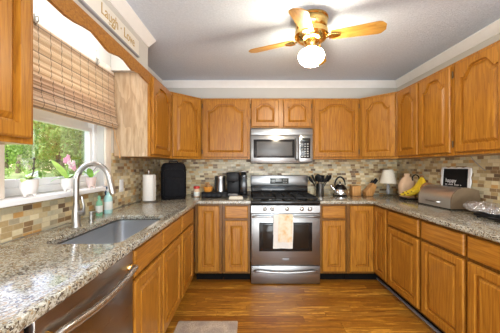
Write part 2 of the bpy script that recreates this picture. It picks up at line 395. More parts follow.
# ------------------------------------------------------------------ window
win = bpy.data.objects.new('window_1', None); COL.objects.link(win); win.location = (XL, WD0, WZ0); win['kind'] = 'structure'
wx = -.055
a, b = 0, WD1-WD0; h = WZ1-WZ0
fr = MB()
for (y0, y1, z0, z1) in ((.0, .04, 0, h), (b-.04, b, 0, h), (.04, b-.04, 0, .045), (.04, b-.04, h-.04, h)):
    fr.box(wx-.07, wx, y0, y1, z0, z1, .003)
fr.build('window_frame', M_vinyl, win)
sa = MB()
for (y0, y1, z0, z1) in ((.04, .078, .045, .47), (b-.078, b-.04, .045, .47), (.078, b-.078, .045, .09), (.078, b-.078, .44, .47)):
    sa.box(wx-.045, wx-.012, y0, y1, z0, z1, .003)
lower = sa.build('lower_sash', M_vinyl, win)
MB().box(wx-.030, wx-.026, .075, b-.075, .085, .445).build('window_pane', M_glass, lower)
sa = MB()
for (y0, y1, z0, z1) in ((.04, .078, .47, h-.04), (b-.078, b-.04, .47, h-.04), (.078, b-.078, .47, .54), (.078, b-.078, h-.08, h-.04)):
    sa.box(wx-.065, wx-.047, y0, y1, z0, z1, .002)
upper = sa.build('upper_sash', M_vinyl, win)
MB().box(wx-.058, wx-.055, .075, b-.075, .537, h-.075).build('window_pane', M_glass, upper)
cs = MB().box(0, .016, -.09, -.002, -.0, h+.09, .004).box(0, .016, b+.002, b+.09, 0, h+.09, .004).box(0, .016, -.002, b+.002, h+.001, h+.09, .004)
cs.build('window_casing', M_cream, win)
MB().prism([(wx, .001), (.0005, .001), (.0005, -.11), (.085, -.11), (.085, b-.03), (.0005, b-.001), (.0005, b-.001), (wx, b-.001)], -.03, -.001, bev=.004).build('window_sill', M_white, win)

# ------------------------------------------------------------------ cabinetry
def opening(w0, w1, z0, z1, rise, n=26):
    pts = [(w0, z0), (w1, z0), (w1, z1-rise)]
    if rise:
        for i in range(1, n):
            u = 1-2*i/n; s = min(1, max(0, (.86-abs(u))/.50)); s = s*s*(3-2*s)
            crown = .80*s + .20*s*(1-u*u)
            pts.append((w0+(w1-w0)*(u+1)/2, z1-rise+rise*crown))
        pts.append((w0, z1-rise))
    else: pts.append((w0, z1))
    return pts
def door(w0, w1, z0, z1, rise=0, M=None, stile=.054, t=.023):
    """raised-panel door; front faces -y, back on y = 0"""
    mb = MB(); bm = mb.bm
    def ring(poly, y): return [bm.verts.new((p[0], y, p[1])) for p in poly]
    def bridge(A, B):
        for i in range(len(A)):
            j = (i+1) % len(A); bm.faces.new((A[i], A[j], B[j], B[i]))
    rect = [(w0, z0), (w1, z0), (w1, z1), (w0, z1)]
    A = ring(rect, 0); B = ring(rect, -t+.008); C = ring(inset(rect, .004), -t+.0025); D = ring(inset(rect, .008), -t)
    bm.faces.new(A); bridge(A, B); bridge(B, C); bridge(C, D)
    op = opening(w0+stile, w1-stile, z0+stile, z1-stile*.95, rise)
    def lvl(d, k): return opening(w0+stile+d, w1-stile-d, z0+stile+d, z1-stile*.95-d*k, rise)
    O = ring(op, -t); P = ring(lvl(.002, 1), -t+.018); Q = ring(lvl(.011, 1), -t+.019); T = ring(lvl(.034, 1), -t+.003)
    es = [bm.edges.get((L[i], L[(i+1) % len(L)])) or bm.edges.new((L[i], L[(i+1) % len(L)])) for L in (D, O) for i in range(len(L))]
    bmesh.ops.triangle_fill(bm, use_beauty=True, edges=es, normal=(0, -1, 0))
    bridge(O, P); bridge(P, Q); bridge(Q, T)
    f = bm.faces.new(T)
    bmesh.ops.triangulate(bm, faces=[f])
    if M is not None: mb.xform(M)
    return mb
def drawer(w0, w1, z0, z1, M=None, t=.023):
    mb = MB(); rect = [(w0, z0), (w1, z0), (w1, z1), (w0, z1)]
    lv = [(0, 0), (0, -t+.009), (.004, -t+.003), (.011, -t)]
    mb.loops([[(p[0], y, p[1]) for p in inset(rect, d)] for d, y in lv], True, True, True)
    if M is not None: mb.xform(M)
    return mb
def hinge(x, z, M=None):
    mb = MB().box(x-.006, x+.006, -.004, -.0002, z-.025, z+.025, .001).tube([(x, -.006, z-.028), (x, -.006, z+.028)], .0045, 8)
    if M is not None: mb.xform(M)
    return mb
def add_front(root, f, mat_d=None):
    kind, x0, x1, z0, z1, *ex = f
    ex = ex[0] if ex else {}
    if kind == 'drawer': return drawer(x0, x1, z0, z1, ex.get('M')).build('drawer_front', M_oakh, root, 14)
    d = door(x0, x1, z0, z1, ex.get('rise', 0), ex.get('M'), ex.get('stile', .054)).build('door', M_oak, root, 14)
    if 'hinge' in ex:
        hx = x0-.010 if ex['hinge'] == 'l' else x1+.010
        for hz in (z0+.07, z1-.07): hinge(hx, hz, ex.get('M')).build('hinge', M_hinge, d)
    return d
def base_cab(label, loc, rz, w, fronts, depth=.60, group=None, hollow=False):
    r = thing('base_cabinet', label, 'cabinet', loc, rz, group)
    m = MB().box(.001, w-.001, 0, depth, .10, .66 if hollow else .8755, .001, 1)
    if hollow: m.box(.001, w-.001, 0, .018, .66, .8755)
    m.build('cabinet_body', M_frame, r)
    MB().box(.002, w-.002, .075, depth, 0, .0995).build('toe_kick', M_toe, r)
    for f in fronts: add_front(r, f)
    return r
def upper_cab(label, loc, rz, w, fronts, z0=ZU0, z1=ZU1, depth=.318, body=M_oak):
    r = thing('wall_cabinet', label, 'cabinet', loc, rz)
    MB().box(.001, w-.001, 0, depth, z0, z1, .001, 1).build('cabinet_body', body, r)
    for f in fronts: add_front(r, f)
    return r
L90, R90 = PI/2, -PI/2
DR0, DR1 = .715, .855       # drawer row heights
D0, D1 = .125, .690         # door row heights
def dd(x0, x1): return [('drawer', x0, x1, DR0, DR1), ('door', x0, x1, D0, D1)]
base_cab('oak base cabinet before the dishwasher at the near end of the left run', (FL, .40, 0), L90, .30, dd(.03, .27))
base_cab('wide oak sink base with two false drawer fronts above two doors', (FL, 1.31, 0), L90, .925, dd(.02, .435)+dd(.455, .905), hollow=True)
base_cab('narrow oak base cabinet between the sink base and the left inner corner', (FL, 2.237, 0), L90, .622, dd(.022, .45))
base_cab('oak base cabinet with one full-height narrow door at the left inner corner', (FL+.002, FB, 0), 0, .303, [('door', .035, .272, D0, DR1)])
base_cab('oak base cabinet with small drawer immediately left of the range', (-.308, FB, 0), 0, .311, dd(.03, .286))
base_cab('oak base cabinet with small drawer immediately right of the range', (.774, FB, 0), 0, .302, dd(.026, .281))
# lazy-susan corner
r = thing('corner_base_cabinet', 'oak corner base cabinet with two hinged full-height doors meeting in the right inner corner', 'cabinet', (1.078, FB, 0))
x0 = 1.078
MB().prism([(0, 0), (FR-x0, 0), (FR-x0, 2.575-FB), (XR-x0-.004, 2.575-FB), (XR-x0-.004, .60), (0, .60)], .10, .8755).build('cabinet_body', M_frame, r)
MB().prism([(0.002, .075), (FR-x0+.075, .075), (FR-x0+.075, 2.577-FB), (XR-x0-.004, 2.577-FB), (XR-x0-.004, .60), (0.002, .60)], 0, .0995).build('toe_kick', M_toe, r)
door(.032, FR-x0-.021, D0, DR1).build('door', M_oak, r, 14)
door(.021, .265, D0, DR1, 0, Matrix.Translation((FR-x0, 0, 0)) @ Matrix.Rotation(R90, 4, 'Z')).build('door', M_oak, r, 14)
base_cab('oak base cabinet on the right run nearest the inner corner, below the bananas', (FR, 2.572, 0), R90, .494, dd(.012, .474), depth=.594)
base_cab('pale-lit middle oak base cabinet on the right run below the bread box', (FR, 2.075, 0), R90, .438, dd(.018, .424), depth=.594)
base_cab('oak base cabinet at the near end of the right run, cut by the photo edge', (FR, 1.634, 0), R90, .49, dd(.012, .465), depth=.594)
# uppers
UZ0, UZ1, RISE = ZU0+.022, ZU1-.025, .075
def ud(x0, x1, hz=None, rise=RISE): 
    e = {'rise': rise}
    if hz: e['hinge'] = hz
    return ('door', x0, x1, UZ0, UZ1, e)
upper_cab('oak wall cabinet left of the sink window, nearest the camera', (UL, .43, 0), L90, .632, [ud(.03, .305), ud(.325, .602)], depth=.322)
r = upper_cab('oak wall cabinet with pale unfinished side, right of the sink window', (UL, 2.297, 0), L90, .571, [ud(.03, .545)], depth=.322)
MB().box(-.003, .0005, .022, .322, ZU0, ZU1, 0).build('side_panel', M_pale, r)['label'] = 'pale unfinished oak side'
upper_cab('wide single-door oak wall cabinet left of the microwave', (-.598, UB, 0), 0, .600, [ud(.018, .575, 'l')], depth=.303)
z0 = 1.765
upper_cab('short two-door oak wall cabinet above the microwave', (.004, UB, 0), 0, .766,
          [('door', .012, .352, z0+.012, UZ1, {'rise': .04, 'hinge': 'l', 'stile': .05}), ('door', .408, .748, z0+.012, UZ1, {'rise': .04, 'hinge': 'r', 'stile': .05})], z0=z0, depth=.303)
upper_cab('wide single-door oak wall cabinet right of the microwave', (.772, UB, 0), 0, .583, [ud(.012, .562, 'r')], depth=.303)
upper_cab('two-door oak wall cabinet on the right wall above the banana hanger', (UR, 2.868, 0), R90, .79, [ud(.012, .352), ud(.376, .765, 'r')], depth=.329)
upper_cab('oak wall cabinet at the near end of the right wall, above the silver tray', (UR, 2.076, 0), R90, .89, [ud(.025, .44), ud(.46, .87)], depth=.329)
def diag(label, A, B, poly):
    A = Vector(A); B = Vector(B); ang = math.atan2(B.y-A.y, B.x-A.x); L = (B-A).length
    r = thing('corner_wall_cabinet', label, 'cabinet', (A.x, A.y, 0), ang)
    inv = Matrix.Rotation(-ang, 4, 'Z') @ Matrix.Translation((-A.x, -A.y, 0))
    MB().prism(poly, ZU0, ZU1).xform(inv).build('cabinet_body', M_oak, r)
    add_front(r, ud(.022, L-.022)); return r
diag('diagonal oak corner wall cabinet above the tall black cover', (UL, 2.872), (-.602, UB), [(UL, 2.872), (-.602, UB), (-.602, DW-.008), (XL+.008, DW-.008), (XL+.008, 2.872)])
diag('diagonal oak corner wall cabinet above the white-shaded table lamp', (1.359, UB), (UR, 2.872), [(1.359, UB), (UR, 2.872), (XR-.008, 2.872), (XR-.008, DW-.008), (1.359, DW-.008)])
# scalloped valance over the window
bot = [(1.066, .76), (1.10, .752), (1.19, .744), (1.26, .738), (1.33, .745), (1.40, .760), (1.47, .770), (1.54, .756), (1.61, .738), (1.66, .735), (1.71, .745),
       (1.78, .762), (1.85, .762), (1.92, .745), (1.97, .737), (2.03, .748), (2.09, .757), (2.16, .748), (2.23, .742), (2.294, .742)]
bot = [(y, z+1.29) for y, z in bot]
o = MB().prism([(2.294, ZU1), (1.066, ZU1)] + bot, 0, .019, fn=lambda u, v, z: (UL-z, u, v)).build('valance', M_oakh)
tag(o, 'scalloped oak valance board spanning above the sink window', 'valance')
# wooden word sign above the valance
sg = thing('word_sign', 'long white wall sign lettered in gold above the window valance', 'sign', (SF, 1.28, 2.178))
MB().box(0, .018, 0, .785, 0, .118, .003).build('sign_board', M_signw, sg)
MB().box(0, .022, -.004, .789, -.012, -.001, .002).build('sign_edge', M_dgrey, sg)
def glyph(body, size):
    c = bpy.data.curves.new('glyph', 'FONT'); c.body = body; c.size = size; c.extrude = .0012
    t = bpy.data.objects.new('glyph', c); COL.objects.link(t)
    me = bpy.data.meshes.new_from_object(t.evaluated_get(bpy.context.evaluated_depsgraph_get()))
    bpy.data.objects.remove(t); return me
def text(body, size, M, mat, parent):
    for i, ch in enumerate(body):
        if ch == ' ': continue
        me = glyph(ch, size); off = 0
        if i:
            full = glyph(body[:i+1], size); off = max(v.co.x for v in full.vertices) - max(v.co.x for v in me.vertices)
        me.name = 'letter'; me.transform(M @ Matrix.Translation((off, 0, 0))); me.materials.append(mat)
        o = bpy.data.objects.new('letter', me); COL.objects.link(o); o.parent = parent
# left-wall text frame: text x -> +Y, text y -> +Z, normal -> +X
TL = Matrix(((0, 0, 1, .0185), (1, 0, 0, 0), (0, 1, 0, 0), (0, 0, 0, 1)))
text('Laugh · Love', .105, TL @ Matrix.Translation((.255, .034, 0)) @ Matrix.Diagonal((.84, .92, 1, 1)), M_gold, sg)
for k in range(3):
    pts = [(.0195, .34+.03*k+.02*i/8, .017+.006*math.sin(i*.9+k)) for i in range(9)]
    MB().tube(pts, .0012, 5).build('swirl', M_gold, sg)

# ------------------------------------------------------------------ counters
sinkhole = rrect(-1.02, -.648, 1.255, 1.99, .06)
o = MB().prism([(XL+.007, .38), (-.57, .38), (-.57, 2.815), (.006, 2.815), (.006, DW-.007), (XL+.007, DW-.007)], .876, CT, holes=[sinkhole], bev=.009).build('countertop', M_gran)
tag(o, 'L-shaped speckled granite worktop with the sink cut out, left of the range', 'countertop')
o = MB().prism([(.771, 2.815), (1.345, 2.815), (1.345, 1.13), (XR-.007, 1.13), (XR-.007, DW-.007), (.771, DW-.007)], .876, CT, bev=.009).build('countertop', M_gran)
tag(o, 'L-shaped speckled granite worktop carrying kettle, lamp and bread box, right of the range', 'countertop')
# sink
sk = thing('kitchen_sink', 'undermount stainless steel sink basin set in the left granite worktop', 'sink', (-.834, 1.6225, .875))
out = [(p[0]+.834, p[1]-1.6225) for p in rrect(-1.032, -.636, 1.243, 2.002, .065)]
inn = [(p[0]+.834, p[1]-1.6225) for p in rrect(-1.018, -.650, 1.257, 1.988, .058)]
lps = [[(p[0], p[1], 0) for p in out], [(p[0], p[1], 0) for p in inn], [(p[0]*.985, p[1]*.99, -.15) for p in inn], [(p[0]*.95, p[1]*.965, -.18) for p in inn], [(p[0]*.25, p[1]*.14, -.187) for p in inn]]
MB().loops(lps, True, False, True).build('basin', M_sink, sk)
MB().lathe([(.042, -.187), (.042, -.182), (.034, -.183), (.0, -.185)]).build('drain', M_chrome, sk)
# faucet
fc = thing('faucet', 'tall brushed nickel gooseneck kitchen faucet beside the sink under the window', 'faucet', (-1.085, 1.605, CT))
MB().lathe([(.028, 0), (.028, .006), (.024, .012), (.024, .05), (.022, .10), (.018, .135), (.016, .15)]).build('faucet_body', M_nickel, fc)
pts = [(0, 0, .14), (0, 0, .26)] + [(.105-.105*math.cos(R(a)), 0, .275+.118*math.sin(R(a))) for a in range(0, 171, 10)]
MB().tube(pts, .0160, 12).build('gooseneck', M_nickel, fc)
e = Vector(pts[-1]); d = (e-Vector(pts[-2])).normalized()
MB().tube([e, e+d*.03, e+d*.085, e+d*.095], [.016, .017, .019, .016], 12).build('spray_head', M_nickel, fc)
MB().tube([(.018, .0, .085), (.048, 0, .085)], .017, 12).tube([(.043, 0, .088), (.052, -.006, .13), (.042, -.012, .19)], [.009, .0075, .006], 8).build('lever_handle', M_nickel, fc)
# deck soap dispenser
sd = thing('soap_dispenser', 'short nickel deck pump beside the faucet base', 'soap dispenser', (-1.075, 1.74, CT))
MB().lathe([(.02, 0), (.02, .008), (.012, .014), (.011, .055), (.015, .06), (.015, .072), (0, .074)]).build('pump_base', M_nickel, sd)
MB().tube([(0, 0, .068), (.03, 0, .07), (.055, 0, .060)], [.006, .0055, .005], 8).build('nozzle', M_nickel, sd)
# bottles
b1 = thing('soap_bottle', 'green dish soap bottle with white label beside the sink', 'bottle', (-1.165, 1.985, CT))
MB().lathe([(.026, 0), (.028, .006), (.028, .085), (.022, .105), (.011, .118), (.011, .125)], sx=.8).build('bottle', M_green, b1)
MB().lathe([(.0285, .025), (.0288, .026), (.0288, .075), (.0285, .076)], sx=.8).build('label_sticker', M_label, b1)
MB().lathe([(.012, .125), (.012, .143), (.006, .146), (.006, .152)]).build('cap', M_green, b1)
b2 = thing('spray_bottle', 'pale teal spray bottle with dark blue trigger beside the sink', 'bottle', (-1.145, 2.075, CT))
MB().lathe([(.033, 0), (.036, .008), (.036, .11), (.030, .135), (.014, .155), (.013, .175)], sx=.85).build('bottle', M_teal, b2)
MB().lathe([(.0365, .03), (.0368, .031), (.0368, .095), (.0365, .096)], sx=.85).build('label_sticker', M_label, b2)
MB().box(-.016, .016, -.034, .022, .175, .212, .006).tube([(0, -.03, .203), (0, -.05, .205)], .007, 8).build('spray_head', M_vinyl, b2)
MB().tube([(0, -.026, .185), (0, -.04, .170), (0, -.036, .150)], [.007, .006, .005], 8).box(-.013, .013, -.05, -.03, .194, .218, .003).build('trigger', M_navy, b2)
# outlet
ot = thing('wall_outlet', 'white wall outlet on the left tiled backsplash by the paper towels', 'outlet', (XL+.0065, 2.42, 1.11))
MB().box(0, .006, -.036, .036, -.058, .058, .003).build('cover_plate', M_white, ot)
for dz in (-.026, .026): MB().box(.006, .009, -.017, .017, dz-.015, dz+.015, .002).build('socket', M_vinyl, ot)

# ------------------------------------------------------------------ window sill plants
def pot(loc, r, h, mat, label, cat='potted plant'):
    t = thing('potted_orchid', label, cat, loc)
    p = MB().lathe([(r*.62, .014), (r*.82, .022), (r*.98, h*.55), (r*1.02, h*.9), (r*1.04, h), (r*.92, h), (r*.88, h*.86), (0, h*.85)])
    for k in range(3):
        a = 2*PI*k/3+.5; p.tube([(r*.55*math.cos(a), r*.55*math.sin(a), .024), (r*.62*math.cos(a), r*.62*math.sin(a), 0)], [.010, .006], 8)
    p.build('pot', mat, t)
    MB().lathe([(r*.88, h*.84), (r*.5, h*.90), (0, h*.92)]).build('soil', M_soil, t)
    return t
def leaf(base, az, L, w, lift, droop, fold=.15):
    lps = []; n = 9
    for i in range(n+1):
        s = i/n; x = L*s; z = 1.5*lift*s-droop*s*s; ww = w*math.sin(PI*min(1, s*.94+.06))**.7 + .0008
        c, sn = math.cos(az), math.sin(az)
        row = []
        for k in (-1, -.5, 0, .5, 1):
            y = ww*k; zz = z+abs(k)*ww*fold
            row.append((base[0]+x*c-y*sn, base[1]+x*sn+y*c, base[2]+zz))
        lps.append(row + [(q0, q1, q2-.0012) for q0, q1, q2 in reversed(row)])
    return MB().loops(lps, True, True, True)
t = pot((-1.175, 1.365, WZ0), .041, .092, M_pot, 'white footed pot with short leaves and a bare dark flower stake on the sill')
for az, L, w, li, dr in ((.3, .07, .020, .045, .04), (1.9, .08, .022, .05, .03), (3.6, .06, .018, .05, .05), (5.0, .08, .022, .04, .05), (-.9, .075, .02, .05, .04)):
    leaf((0, 0, .086), az, L*.85, w*.8, li*.75, dr).build('leaf', M_leafl if L > .07 else M_leaf, t)
MB().tube([(0, .012, .088), (.012, .014, .13), (.014, .018, .205)], .0035, 6).ball((.013, .015, .15), .008, 8).ball((.014, .018, .20), .007, 8).build('stake', M_stem, t)
t = pot((-1.175, 1.655, WZ0), .037, .085, M_pot, 'white pot holding a flowering pink orchid on the window sill')
for az, L, w, li, dr in ((-1.6, .13, .024, .10, .03), (.4, .08, .02, .05, .04), (1.6, .08, .022, .05, .05), (-2.4, .09, .022, .03, .06)):
    leaf((0, 0, .078), az, L, w, li, dr).build('leaf', M_leafl if L > .1 else M_leaf, t)
for k, (dy, dz) in enumerate(((-.03, .19), (.018, .155))):
    MB().tube([(0, 0, .078), (.004, dy*.3, .078+(dz-.078)*.6), (.012, dy, dz)], .0022, 6).build('stem', M_leaf, t)
    for j, (oy, oz) in enumerate(((-.012, .008), (.016, -.004), (.002, .026))):
        m = MB(); c = Vector((.016+.004*j, dy+oy, dz+oz))
        for i in range(5):
            a = 2*PI*i/5+j; m.ball(c+Vector((0, .011*math.cos(a), .011*math.sin(a))), .012, 8, (.28, 1, .75), Matrix.Rotation(a, 4, 'X'))
        f = m.build('flower', M_petal if (k+j) % 2 == 0 else M_petalw, t)
        MB().ball(c+Vector((.004, 0, 0)), .005, 8).build('flower_centre', M_petal, f)
t = pot((-1.175, 1.90, WZ0), .034, .080, M_potpink, 'small blush pink pot with leafy green plant at the right end of the sill')
for az, L, w, li, dr in ((.8, .06, .02, .06, .03), (2.4, .06, .018, .055, .02), (-1.2, .08, .02, .07, .03), (-2.4, .05, .018, .05, .03), (4.0, .07, .018, .06, .02)):
    leaf((0, 0, .073), az, L, w, li, dr).build('leaf', M_leaf, t)
MB().tube([(0, 0, .073), (.004, .01, .12), (.02, .03, .155), (.05, .05, .165)], .002, 6).build('stem', M_stem, t)

# ------------------------------------------------------------------ bamboo shade
bs = thing('bamboo_shade', 'woven bamboo roman shade half raised over the sink window', 'window shade', (XL, 1.07, 1.595))
Ls = 1.15
MB().box(.020, .045, 0, Ls, .480, .503, .003).build('head_rail', M_cream, bs)
lps = []
for i in range(37):
    z = .485-.425*i/36; x = .046+.0025*math.sin(i*1.3)+(.004*math.sin(i*2.1) if i > 18 else 0)+.008*i/36
    lps.append([(x, 0, z), (x, Ls, z), (x-.004, Ls, z), (x-.004, 0, z)])
MB().loops(lps, True, True, True).build('woven_panel', M_bamboo, bs)
def rol(x, z, r): 
    return [(x+r*math.cos(2*PI*k/14), z+r*math.sin(2*PI*k/14)*1.25) for k in range(14)]
MB().loops([[(x, yy, z) for x, z in rol(.055, .045, .026)] for yy in (-.002, Ls+.002)], True, True, True).build('bottom_roll', M_bamboo, bs)
lps = []
for i in range(14):
    z = .20-.14*i/13; x = .061+.004*math.sin(i*1.9)+.006*i/13
    lps.append([(x, 0, z), (x, Ls, z), (x-.004, Ls, z), (x-.004, 0, z)])
MB().loops(lps, True, True, True).build('stacked_fold', M_bamboo, bs)
for dy in (.33, .895):
    b_ = MB().box(.046, .056, dy-.010, dy+.010, .475, .525, .002).tube([(.056, dy, .515), (.068, dy, .51), (.070, dy, .49), (.060, dy, .48)], .003, 6)
    b_.tube([(.058, dy, .525), (.052, dy+.006, .555), (.048, dy, .585)], .0025, 6).build('bracket', M_nickel, bs)
cord = MB().tube([(.085, Ls-.10, .05), (.088, Ls-.06, -.06), (.09, Ls+.0, -.16), (.085, Ls+.02, -.21)], .0022, 6)
cord.lathe([(.002, -.235), (.006, -.23), (.005, -.212), (.002, -.205)], (.085, Ls+.02, 0), 8).build('pull_cord', M_woodlight, bs)

# ------------------------------------------------------------------ range
rg = thing('gas_range', 'stainless steel gas range with black cooktop and oven towel', 'range', (.011, 2.80, 0))
w = .755
MB().box(.004, w-.004, .03, .655, .03, .895, .003).build('range_body', M_steeld, rg)
for fx in (.05, w-.05):
    for fy in (.08, .58): MB().lathe([(.02, 0), (.02, .01), (.012, .012), (.012, .03)], (fx, fy, 0), 12).build('foot', M_black, rg)
dwr = MB().box(.002, w-.002, 0, .03, .010, .205, .006).build('storage_drawer', M_steel, rg)
def bar_handle(x0, x1, z, bow, r=.010, yo=0):
    pts = [(x0, yo, z-.012), (x0+.012, yo-.032, z-.006)]
    n = 14
    for i in range(n+1):
        s = i/n; pts.append((x0+.03+(x1-x0-.06)*s, yo-.036-bow*.3*math.sin(PI*s), z-bow*math.sin(PI*s)))
    pts += [(x1-.012, yo-.032, z-.006), (x1, yo, z-.012)]
    return MB().tube(pts, r, 10)
bar_handle(.035, w-.035, .165, .018, .011).build('drawer_handle', M_steel, dwr)
dr = MB().box(.002, w-.002, 0, .03, .215, .778, .006).build('oven_door', M_steel, rg)
MB().box(.088, w-.088, -.003, .005, .365, .680, .003).build('window_border', M_bglass, dr)
MB().box(.128, w-.128, -.005, -.002, .395, .655, .002).build('oven_window', M_ovglass, dr)
bar_handle(.02, w-.02, .752, .006, .012).build('oven_handle', M_steel, dr)
MB().box(w/2-.036, w/2+.036, -.004, .001, .268, .292, .002).build('maker_badge', M_dgrey, dr)
pn = MB().prism([(0, .788), (.0, .862), (.02, .878), (.05, .878), (.05, .788)], .002, w-.002, fn=lambda u, v, z: (z, u, v)).build('control_panel', M_steel, rg)
for kx in (.15, .232, .394, .552, .642):
    k = MB().lathe([(.024, 0), (.024, .006), (.019, .01), (.017, .032), (.013, .035), (0, .0355)], (kx, -.001, .828), 20, M=Matrix.Rotation(R(90), 4, 'X'))
    kb = k.build('knob', M_steel, rg); kb.data.materials[0] = M_steelb; MB().box(kx-.003, kx+.003, -.040, -.034, .812, .844, .001).build('pointer', M_black, kb)
ck = MB().box(.0, w, -.004, .60, .879, .912, .006).build('cooktop', M_bglass, rg)
for (bx, by, br) in ((.16, .15, .05), (.16, .43, .04), (w-.16, .15, .055), (w-.16, .43, .04), (w/2, .29, .05)):
    MB().lathe([(br, .912), (br, .922), (br*.8, .925), (br*.78, .932), (0, .933)], (bx, by, 0), 20).build('burner', M_iron, rg)
for gx0, gx1 in ((.02, .265), (.275, .48), (.49, w-.02)):
    g = MB(); z0, z1 = .936, .954
    for yy in (.03, .29, .555): g.box(gx0, gx1, yy-.010, yy+.010, z0, z1, .002)
    for xx in (gx0, gx1): g.box(xx-.006 if xx == gx1 else xx, xx if xx == gx1 else xx+.006, .03, .555, z0, z1, .002)
    xm = (gx0+gx1)/2
    for yy in (.15, .43): g.box(gx0+.01, gx1-.01, yy-.009, yy+.009, z0, z1+.004, .002)
    g.box(xm-.009, xm+.009, .03, .555, z0, z1+.004, .002)
    for xx in (gx0+.008, gx1-.008):
        for yy in (.035, .55): g.box(xx-.006, xx+.006, yy-.006, yy+.006, .912, z0, 0)
    g.build('grate', M_iron, rg)
bg = MB().prism([(.60, .912), (.60, 1.0), (.606, 1.02), (.606, 1.02), (.612, 1.15), (.622, 1.157), (.66, 1.157), (.66, .912)], 0, w, fn=lambda u, v, z: (z, u, v))
bgo = MB().box(0, w, .60, .66, 1.035, 1.172, .008).build('backguard', M_steel, rg)
MB().box(.002, w-.002, .598, .66, .912, 1.035, .004).build('backguard_base', M_bglass, rg)
MB().box(.255, .50, .595, .601, 1.062, 1.135, .003).build('display_panel', M_lcd, bgo)
MB().box(.33, .405, .592, .596, 1.095, 1.125, .001).build('clock_screen', M_btn, bgo)
for i in range(3):
    for j in range(2):
        MB().box(.275+.016*i, .287+.016*i, .592, .596, 1.075+.03*j, 1.087+.03*j, .001).build('button', M_btn, bgo)
        MB().box(.425+.02*i, .438+.02*i, .592, .596, 1.075+.03*j, 1.087+.03*j, .001).build('button', M_btn, bgo)
# towel hanging over the oven handle
def cloth(x0, x1, zt, zb, yf, yb, zbk, ph, amp=.004):
    lps = []; n = 14
    prof = [(yb, zbk), (yb, zt-.02), (yb-.006, zt), (yf+.006, zt+.004), (yf, zt-.012)]
    for i in range(1, 13): prof.append((yf-.002, zt-.012-(zt-.012-zb)*i/12))
    grid = []
    for k, (y, z) in enumerate(prof):
        row = []
        for i in range(n+1):
            s = i/n; fall = max(0, (zt-z))/(zt-zb)
            row.append((x0+(x1-x0)*s+.004*math.sin(ph+fall*4), y+(-amp*math.sin(s*9+ph)*fall*1.5 if k > 3 else 0), z))
        grid.append(row)
    m = MB(); th = .003
    for k in range(len(grid)):
        pass
    lps = [r + [(p[0], p[1]+th, p[2]) for p in reversed(r)] for r in grid]
    return m.loops(lps, True, True, True)
tw = thing('dish_towel', 'white dish towel with orange print hanging over the oven handle', 'towel', (.011+.268, 2.80, 0))
cloth(-.030, .180, .770, .415, -.058, -.016, .55, .4).build('towel_cloth', M_towel, tw)
cloth(.022, .172, .775, .485, -.069, -.012, .60, 1.7).build('printed_fold', M_towelp, tw)

# ------------------------------------------------------------------ microwave
mw = thing('microwave', 'over-the-range stainless steel microwave below the short cabinet', 'microwave', (.008, 3.125, 1.335))
mwW, mwH = .756, .418
MB().box(.002, mwW-.002, .03, .348, .0, mwH, .004).build('microwave_body', M_steeld, mw)
fd = MB().box(0, .588, 0, .03, .012, .335, .006).build('door', M_steel, mw)
MB().box(.035, .535, -.003, .004, .06, .285, .004).build('door_glass', M_bglass, fd)
MB().box(.075, .505, -.005, -.002, .085, .258, .003).build('screen', M_mwglass, fd)
MB().tube([(.556, 0, .045), (.556, -.035, .055), (.556, -.042, .17), (.556, -.035, .285), (.556, 0, .295)], .0125, 10).build('door_handle', M_steel, fd)
MB().box(0, mwW, 0, .03, .338, mwH, .006).build('vent_strip', M_steel, mw)
cp = MB().box(.590, mwW, 0, .03, .012, .335, .006).build('control_panel', M_steel, mw)
MB().box(.604, mwW-.03, -.003, .003, .055, .300, .003).build('keypad', M_bglass, cp)
for i in range(3):
    for j in range(6): MB().box(.615+.034*i, .637+.034*i, -.0045, -.002, .072+.030*j, .086+.030*j, .001).build('button', M_btn, cp)
MB().box(.615, .705, -.0045, -.002, .262, .286, .001).build('display', M_lcd, cp)
MB().box(.01, mwW-.01, .01, .33, -.006, -.0005, .001).build('underside_vent', M_black, mw)

# ------------------------------------------------------------------ dishwasher
dwm = thing('dishwasher', 'dark stainless steel dishwasher with bowed bar handle in the left run', 'dishwasher', (FL, .704, 0), L90)
ww = .602
MB().box(.002, ww-.002, .01, .58, .10, .66, .002)  .box(.002, .525, .0101, .58, .66, .872).build('dishwasher_body', M_black, dwm)
MB().box(.01, ww-.01, .06, .58, 0, .099).build('toe_kick', M_toe, dwm)
dd_ = MB().box(.003, ww-.003, -.022, .010, .115, .864, .005).build('dishwasher_door', M_steeld, dwm)
bar_handle(.03, ww-.03,   .80, .020, .014, -.022).build('bar_handle', M_steelb, dd_)
for bx in (.042, ww-.042): MB().lathe([(.018, 0), (.016, .012), (.012, .016), (0, .016)], (bx, -.022, .793), 12, M=Matrix.Rotation(R(90), 4, 'X')).build('handle_mount', M_brass, dd_)

